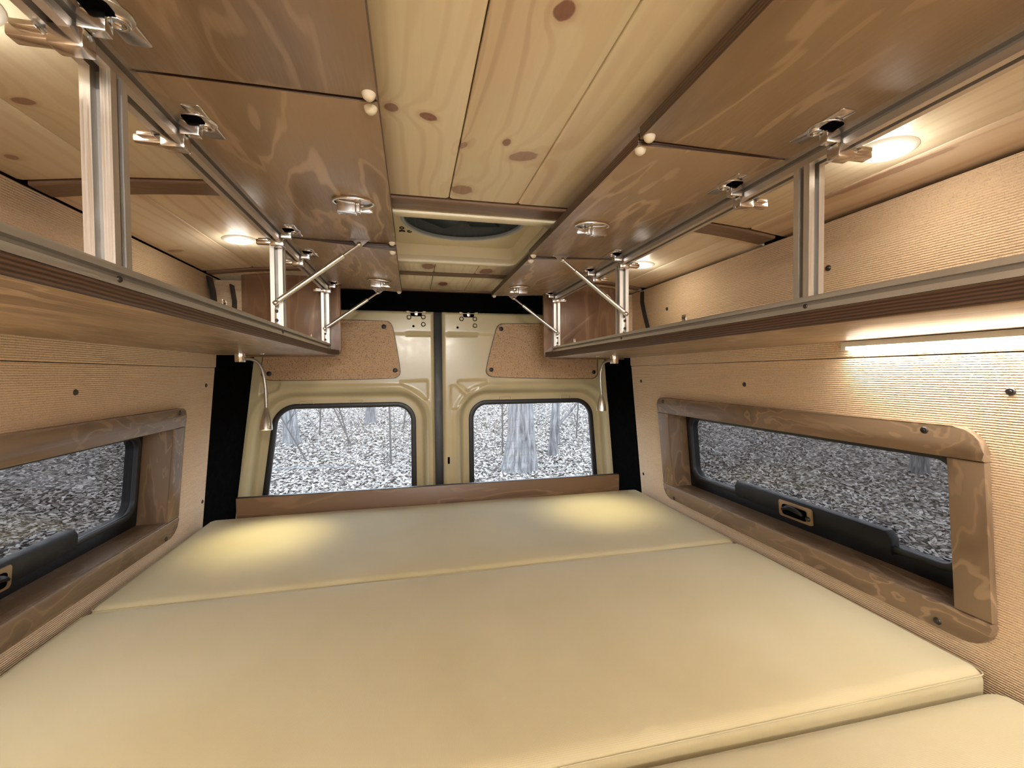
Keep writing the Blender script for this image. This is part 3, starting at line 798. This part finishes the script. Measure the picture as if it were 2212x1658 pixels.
# ------------------------------------------------------------------ lamps
def area(name, loc, d, size, watt, col, parent, sy=None, spread=None, spot=None, point=False):
    L = bpy.data.lights.new(name, 'SPOT' if spot else ('POINT' if point else 'AREA')); L.energy = watt; L.color = col
    if spot: L.spot_size = math.radians(spot); L.spot_blend = 1.0; L.shadow_soft_size = size
    elif point: L.shadow_soft_size = size
    else:
        L.shape = 'DISK' if sy is None else 'RECTANGLE'; L.size = size
        if sy: L.size_y = sy
        if spread: L.spread = math.radians(spread)
    o = bpy.data.objects.new(name, L); COL.objects.link(o)
    o.rotation_mode = 'QUATERNION'; o.rotation_quaternion = Vector((0, 0, -1)).rotation_difference(Vector(d))
    wl = Vector((loc[0], loc[1], loc[2]+ZC)); o.parent = parent; o.location = wl-ORG[parent]
    return o
def downlight(x, y, watt, label, grp=None):
    e = 1e-3; nrm = Vector(((ceilz(x+e)-ceilz(x-e))/(2*e), 0, -1)).normalized(); z = ceilz(x)
    o = (x, y, z)
    D = setp(empty('ceiling_downlight', (x, y, z-.006)), label, 'light', grp)
    bm = BM(); lathe(bm, [(.031, .004), (.033, .006), (.038, .0055), (.043, .002), (.043, -.004)], o, nrm, 32); obj('trim_ring', bm, 'white', D)
    bm = BM(); lathe(bm, [(0, .0045), (.0325, .0045), (.0325, .001)], o, nrm, 32); obj('diffuser', bm, 'lamp', D)
    area('bulb', Vector(o)+nrm*.034, nrm, .028, watt, (1., .93, .82), D, point=True)
downlight(-.472, 1.376, LAMP['down'], 'lit round downlight near the rear end of the cabinet without LED strip')
downlight(.792, 1.402, LAMP['down'], 'lit round downlight near the rear end of the cabinet above the LED strip')
downlight(.800, .596, LAMP['down'], 'lit round downlight in the LED strip cabinet beside its thick front post')
downlight(-.455, .560, LAMP['down'], 'lit round downlight beside the front post of the cabinet without LED strip')
for (x, y, lb) in ((-.05, -.9, 'added unseen fill downlight in the middle ceiling over the aisle, window wall side'), (.33, -.9, 'added unseen fill downlight in the middle ceiling over the aisle, strip light side')):
    downlight(x, y, LAMP['aft_fill'], lb)  # unseen lamps added behind the camera to brighten bed and walls

def strip(s, label):
    zs = SHELF[s][0]; xa = wx(s, .06); D = setp(empty('led_strip_light', (xa-s*.014, .1, zs-.02)), label, 'light')
    A = lambda a, b: (min(xa-s*a, xa-s*b), max(xa-s*a, xa-s*b))
    bm = BM(); box(bm, *A(.026, .004), -.6, .795, zs-.013, zs-.001, .001); obj('housing', bm, 'white', D)
    bm = BM(); box(bm, *A(.0215, .0065), -.598, .793, zs-.0195, zs-.0125, .002); obj('diffuser', bm, 'strip', D)
    bm = BM(); box(bm, *A(.0235, .0045), .794, .806, zs-.0205, zs-.001, .0015); obj('end_cap', bm, 'white', D)
    area('strip_glow', (xa-s*.014, .1, zs-.021), (s*.3, 0, -1), .014, LAMP['strip'], (1., .98, .92), D, sy=1.38)
strip(1, 'long glowing white LED strip light fixed under the cabinet shelf above the wide window')
strip(-1, 'LED strip light hidden out of frame under the shelf of the other cabinet')

def reading(base, bend, head_top, head_bot, label):
    D = setp(empty('reading_lamp', base), label, 'lamp')
    bx, by, ZS0 = base
    bm = BM(); lathe(bm, [(0, -.030), (.015, -.030), (.0165, -.027), (.0165, -.002), (.021, -.0015), (.021, .0005), (0, .0005)], (bx, by, ZS0-.001), n=24); obj('base', bm, 'chrome', D)
    s = 1 if bend[0] > bx else -1
    bm = BM(); lathe(bm, [(0, -.004), (.008, -.003), (.011, .0), (0, .0003)], (bx+s*.062, by+.01, ZS0-.001), n=16); obj('ceiling_clip', bm, 'satin', D)
    P0 = Vector((bx+s*.010, by, ZS0-.020)); P3 = Vector(head_top); pts = []
    P1 = Vector((bend[0]-s*.004, by, ZS0-.014)); P2 = Vector((bend[0]+s*.006, (by+head_top[1])/2, bend[2]-.01))
    for k in range(25):
        t = k/24; pts.append((1-t)**3*P0+3*(1-t)**2*t*P1+3*(1-t)*t*t*P2+t**3*P3)
    bm = BM(); tube(bm, pts, .0058, 12); obj('gooseneck', bm, 'cable', D)
    a = Vector(head_bot)-Vector(head_top); L = a.length; a.normalize()
    bm = BM(); lathe(bm, [(0, 0), (.0062, 0), (.008, .010), (.0125, L*.32), (.0172, L*.62), (.0192, L*.85), (.0195, L), (.0165, L), (.0155, L-.006), (0, L-.006)], head_top, a, 24); H = obj('head', bm, 'satin', D)
    bm = BM(); lathe(bm, [(0, L-.005), (.0152, L-.005)], head_top, a, 20); obj('lens', bm, 'read', H, None)
    area('reading_bulb', Vector(head_top)+a*(L+.004), a, .01, LAMP['read'], (1., .87, .46), D, spot=82)
reading((-.575, 1.66, .077), (-.503, 1.66, .03), (-.497, 1.66, -.112), (-.494, 1.645, -.188), 'nickel gooseneck reading lamp hanging over the cushion corner away from the LED strip')
reading((.782, 1.60, .067), (.722, 1.60, .03), (.727, 1.60, -.083), (.7255, 1.598, -.150), 'nickel gooseneck reading lamp under the cabinet that carries the LED strip')

# ------------------------------------------------------------------ bed
bm = BM(); box(bm, -.745, 1.005, -.60, 1.845, ZBED-.15, ZBED-.118, .002)
BP = setp(obj('bed_platform', bm, 'ply'), 'brown plywood platform hidden under the cream bed cushions', 'platform')
for (x, y) in ((-.72, -.57), (.96, -.57), (-.72, 1.80), (.96, 1.80)):
    bm = BM(); box(bm, x, x+.04, y, y+.04, ZFLOOR, ZBED-.15, .003); obj('platform_leg', bm, 'ply_z', BP)
def cushion(x0, x1, y0, y1, z0, z1, label, seed, r=.034, tilt=0.):
    def axis(a, b, n):
        q = [a+r*(1-math.cos(math.pi/2*k/5)) for k in range(5)]
        return q+list(np.linspace(a+r, b-r, n))+[b-(v-a) for v in q[::-1]]
    ax = axis(x0, x1, 64); ay = axis(y0, y1, 30); az = axis(z0, z1, 3)
    bm = bmesh.new()
    def grid(A, B, fn):
        g = [[bm.verts.new(fn(a, b)) for b in B] for a in A]
        for i in range(len(A)-1):
            for j in range(len(B)-1): bm.faces.new((g[i][j], g[i+1][j], g[i+1][j+1], g[i][j+1]))
    for z in (z0, z1): grid(ax, ay, lambda a, b: (a, b, z))
    for y in (y0, y1): grid(ax, az, lambda a, b: (a, y, b))
    for x in (x0, x1): grid(ay, az, lambda a, b: (x, a, b))
    bmesh.ops.remove_doubles(bm, verts=bm.verts[:], dist=1e-5)
    for v in bm.verts:
        p = v.co; q = Vector((min(max(p.x, x0+r), x1-r), min(max(p.y, y0+r), y1-r), min(max(p.z, z0+r), z1-r)))
        d = p-q
        if d.length > 1e-6:
            v.co = q+d.normalized()*r
        if v.co.z > (z0+z1)/2:
            k = (v.co.z-(z0+z1)/2)/((z1-z0)/2)
            ex = min(v.co.x-x0, x1-v.co.x); ey = min(v.co.y-y0, y1-v.co.y)
            cr = .007*(1-math.exp(-max(ex, 0)/.09))*(1-math.exp(-max(ey, 0)/.07))-.004
            nz_ = noise.noise(Vector((v.co.x*3.1, v.co.y*4.2, seed)))*.0022+noise.noise(Vector((v.co.x*11, v.co.y*7, seed+9)))*.0009
            v.co.z += k*(cr+nz_) - tilt*(v.co.x-MID)*k
            v.co.y += noise.noise(Vector((v.co.x*5, seed, 2.)))*.003*(1 if ey < .05 else 0)
    C = setp(obj('bed_cushion', bm, 'cushion', smooth=60), label, 'cushion', 'cream bed cushions')
    k = r*(1-math.sqrt(.5)); pts = []
    for (u, v) in rrect(x0+k*.35, x1-k*.35, y0+k*.35, y1-k*.35, r*.7, 5): pts.append((u, v, z1-r*.52-tilt*(u-MID)))
    pts.append(pts[0]); bm = BM(); tube(bm, pts, .0012, 6, caps=False); obj('welt', bm, 'cushion', C)
cushion(-.752, 1.016, 1.203, 1.853, ZBED-.117, ZBED, 'rearmost cream cushion against the wooden rail under both reading lamps', 1.3, .022)
cushion(-.752, 1.018, .566, 1.197, ZBED-.117, ZBED, 'middle cream cushion between the other two, reaching both side walls', 5.1, .026)
cushion(-.752, 1.012, -.10, .556, ZBED-.117, ZBED-.004, 'cream cushion farthest from the wooden rail, partly out of frame', 8.7, .04, .012)
bm = BM(); box(bm, -.672, .935, 1.862, 1.880, ZBED-.15, -.474, .003)
BR = setp(obj('bed_rail', bm, 'ply_x'), 'brown plywood rail standing behind the bed before the rear doors', 'rail')
bm = BM(); box(bm, -.67, .933, 1.863, 1.879, -.4745, -.4725, .0006); obj('rail_edge', bm, 'rubber', BR)

# ------------------------------------------------------------------ outside: ground, leaves, trees
ZG = ZFLOOR-.70
def gz(x, y):
    return ZG + .05*np.maximum(0, np.asarray(y)-6) + .02*np.maximum(0, np.abs(np.asarray(x))-9)
t = NT('leaf_litter_ground'); P = t.pos()
vo = t.n('ShaderNodeTexVoronoi', None, Vector=t.scale(P, (11, 11, 11)), Scale=1.0)
c = t.ramp(vo.outputs['Color'], [(0., srgb(80, 73, 69)), (.35, srgb(124, 117, 111)), (.7, srgb(152, 147, 141)), (1., srgb(104, 97, 91))])
t.p(Base_Color=c, Roughness=.9); t.bump(vo.outputs['Distance'], .6, .03); M['ground'] = t.m
bm = BM(); nx, ny = 46, 46
g = [[bm.verts.new((-40+80*i/nx, -12+72*j/ny, float(gz(-40+80*i/nx, -12+72*j/ny)))) for j in range(ny+1)] for i in range(nx+1)]
for i in range(nx):
    for j in range(ny): bm.faces.new((g[i][j], g[i+1][j], g[i+1][j+1], g[i][j+1]))
GR = setp(obj('ground', bm, 'ground', smooth=None), 'forest floor outside the van', 'ground', kind='structure')

def leaves(n, xs, ys):
    size = rng.uniform(.030, .058, n); ang = rng.uniform(0, 2*np.pi, n); tx = rng.normal(0, .28, n); ty = rng.normal(0, .28, n)
    u = np.array([-1, -.3, .5, 1, .5, -.3, .1]); v = np.array([0, .42, .36, 0, -.36, -.42, 0.]); 
    curl = rng.uniform(-.2, .55, n)
    zl = curl[:, None]*(np.abs(v)[None, :]*1.0+.35*u[None, :]**2)
    ca, sa = np.cos(ang)[:, None], np.sin(ang)[:, None]
    lx = (u*ca-v*sa)*size[:, None]; ly = (u*sa+v*ca)*size[:, None]; lz = zl*size[:, None]+tx[:, None]*lx+ty[:, None]*ly
    base = gz(xs, ys)+.02+rng.uniform(0, .035, n)
    return np.stack([xs[:, None]+lx, ys[:, None]+ly, base[:, None]+lz], -1)
def trap(n, y0, y1, xa, xb, p=1.):
    q = rng.uniform(0, 1, n); y = y0*(y1/y0)**q
    return xa*y+(xb-xa)*y*rng.uniform(0, 1, n), y
parts = []
x, y = trap(120000, 7.5, 24, -.46, .66); parts.append(leaves(120000, x, y))
x, y = trap(60000, 3.6, 15, .45, 1.75); parts.append(leaves(60000, y*0+x*0+np.abs(y), x))   # beyond the strip-side window
x, y = trap(50000, 3.6, 15, .9, 2.4); parts.append(leaves(50000, -np.abs(y), x))
A = np.concatenate(parts); nL = len(A)
A[..., 2] += ZC
tri = np.array([[0, 1, 6], [1, 2, 6], [2, 3, 6], [3, 4, 6], [4, 5, 6], [5, 0, 6]])
F_ = (np.arange(nL)[:, None, None]*7+tri[None]).reshape(-1, 3)
me = bpy.data.meshes.new('leaf_litter'); me.vertices.add(nL*7); me.vertices.foreach_set('co', A.reshape(-1).astype(np.float32))
me.loops.add(len(F_)*3); me.loops.foreach_set('vertex_index', F_.reshape(-1).astype(np.int32))
me.polygons.add(len(F_)); me.polygons.foreach_set('loop_start', np.arange(0, len(F_)*3, 3, dtype=np.int32)); me.polygons.foreach_set('loop_total', np.full(len(F_), 3, dtype=np.int32))
me.update(calc_edges=True)
at_ = me.attributes.new('tone', 'FLOAT', 'FACE'); at_.data.foreach_set('value', np.repeat(rng.uniform(0, 1, nL), 6).astype(np.float32))
t = NT('dry_leaf'); a = t.n('ShaderNodeAttribute', dict(attribute_name='tone')).outputs['Fac']
t.p(Base_Color=t.ramp(a, [(0., srgb(80, 71, 67)), (.25, srgb(128, 120, 114)), (.6, srgb(157, 152, 146)), (1., srgb(180, 177, 173))]), Roughness=.8)
M['leaf'] = t.m; me.materials.append(t.m)
LE = bpy.data.objects.new('leaf_litter', me); COL.objects.link(LE); LE.parent = GR; LE.location = -ORG[GR]; setp(LE, kind='stuff')

t = NT('grey_bark'); P = t.pos()
bn = t.noise(t.scale(P, (16, 16, 2.2)), 1, 4, .6, .6)
t.p(Base_Color=t.ramp(bn, [(.3, srgb(60, 59, 59)), (.5, srgb(108, 107, 108)), (.7, srgb(146, 145, 144))]), Roughness=.9); t.bump(bn, 1., .03); M['bark'] = t.m
M['twig'] = plain('dark_twig_bark', srgb(82, 78, 77), .9)
def tree(px, py, r, h, label, lean=(0, 0), branches=0, grp=None, flare=1.5, fixed=None, name='tree'):
    if fixed: bx, by = fixed
    else:
        v = ray(px, py); tt = 1.
        for _ in range(60): tt = float(gz(tt*v[0], tt*v[1]))/v[2]
        bx, by = v[0]*tt, v[1]*tt
    bz = float(gz(bx, by)); T = setp(empty(name, (bx, by, bz)), label, 'tree', grp)
    n = 20 if r > .1 else 10; seg = 26 if r > .1 else 10; bm = BM(); rings = []
    for i in range(seg+1):
        q = i/seg; z = bz-.1+q*h; rad = r*(1-.35*q)*(1+(flare-1)*math.exp(-q*h/(2.2*r+.05)))
        cxx = bx+lean[0]*q*h+noise.noise(Vector((q*3, px*.1, 0)))*.12*min(1, r*6); cyy = by+lean[1]*q*h
        rings.append([bm.verts.new((cxx+rad*math.cos(2*math.pi*k/n)*(1+.10*noise.noise(Vector((math.cos(2*math.pi*k/n)*3, math.sin(2*math.pi*k/n)*3, z*.6+px)))), cyy+rad*math.sin(2*math.pi*k/n), z)) for k in range(n)])
    for a, b in zip(rings, rings[1:]):
        for k in range(n): bm.faces.new((a[k], a[(k+1) % n], b[(k+1) % n], b[k]))
    bm.faces.new(rings[-1]); obj('trunk', bm, 'bark' if r > .05 else 'twig', T, 60)
    R = random.Random(px+py)
    for k in range(branches):
        z = bz+h*R.uniform(.05, .7); a = R.uniform(0, 6.28); L = h*R.uniform(.2, .4)
        p = Vector((bx+lean[0]*(z-bz), by+lean[1]*(z-bz), z)); pts = [p]; dr = Vector((math.cos(a), math.sin(a)*.6, 1.0)).normalized()
        for j in range(6):
            dr = (dr+Vector((R.uniform(-.2, .2), R.uniform(-.2, .2), R.uniform(-.05, .2)))).normalized(); pts.append(pts[-1]+dr*L/6)
        bm = BM(); tube(bm, pts, [max(.004, r*.5*(1-j/7)) for j in range(7)], 6); obj('branch', bm, 'bark' if r > .05 else 'twig', T, 60)
    return T
tree(1122, 1016, .27, 6.5, 'thickest grey tree trunk, ridged bark, standing in the leaves behind the van', (.012, 0), 2, flare=1.6)
tree(632, 960, .17, 6.0, 'leaning dark grey trunk seen through the other rear door window', (-.10, .0), 1)
tree(800, 915, .16, 6.5, 'distant straight grey trunk behind the thin saplings', (0, 0), 1)
tree(1192, 985, .10, 5.5, 'slim tree close beside the thick grey trunk', (.10, 0), 3)
tree(1205, 960, .07, 5.5, 'thin pole-like tree behind the slim tree', (.02, 0), 2)
for (px, py, ln, lb) in ((765, 965, (-.42, 0), 'bare sapling leaning steeply, the lower of two that lean from one spot'), (758, 962, (-.25, 0), 'bare sapling leaning slightly, the more upright of two from one spot'), (845, 1005, (-.02, 0), 'thin upright sapling rising near the thin end of the fallen branch'),
                         (670, 1000, (-.5, 0), 'bare stem slanting over the leaves in front of the leaning trunk'), (1085, 985, (0, 0), 'thin upright sapling close beside the thickest trunk'),
                         (1245, 950, (.05, 0), 'thin upright sapling beyond the slim tree, away from the thickest trunk'), (690, 940, (.06, 0), 'thin upright sapling between the leaning trunk and the leaning saplings'),
                         (870, 930, (.12, 0), 'thin tilted sapling between the distant straight trunk and the door gap')):
    tree(px, py, .022, 3.2, lb, ln, 4, 'bare saplings behind the van', 1.1, name='sapling')
tree(1985, 1024, .13, 6, 'grey trunk seen through the tinted window under the LED strip')
# fallen branch
p0 = ray(585, 1020); p1 = ray(770, 1012); pts = []
for k in range(9):
    v = p0+(p1-p0)*k/8; tt = 1.
    for _ in range(50): tt = float(gz(tt*v[0], tt*v[1]))/v[2]
    pts.append((v[0]*tt, v[1]*tt+noise.noise(Vector((k*.9, 1, 2)))*.1, float(gz(v[0]*tt, v[1]*tt))+.05))
bm = BM(); tube(bm, pts, [.045, .045, .04, .04, .035, .03, .025, .02, .012], 8)
setp(obj('fallen_branch', bm, 'bark'), 'long dark fallen branch lying on the leaves', 'branch')
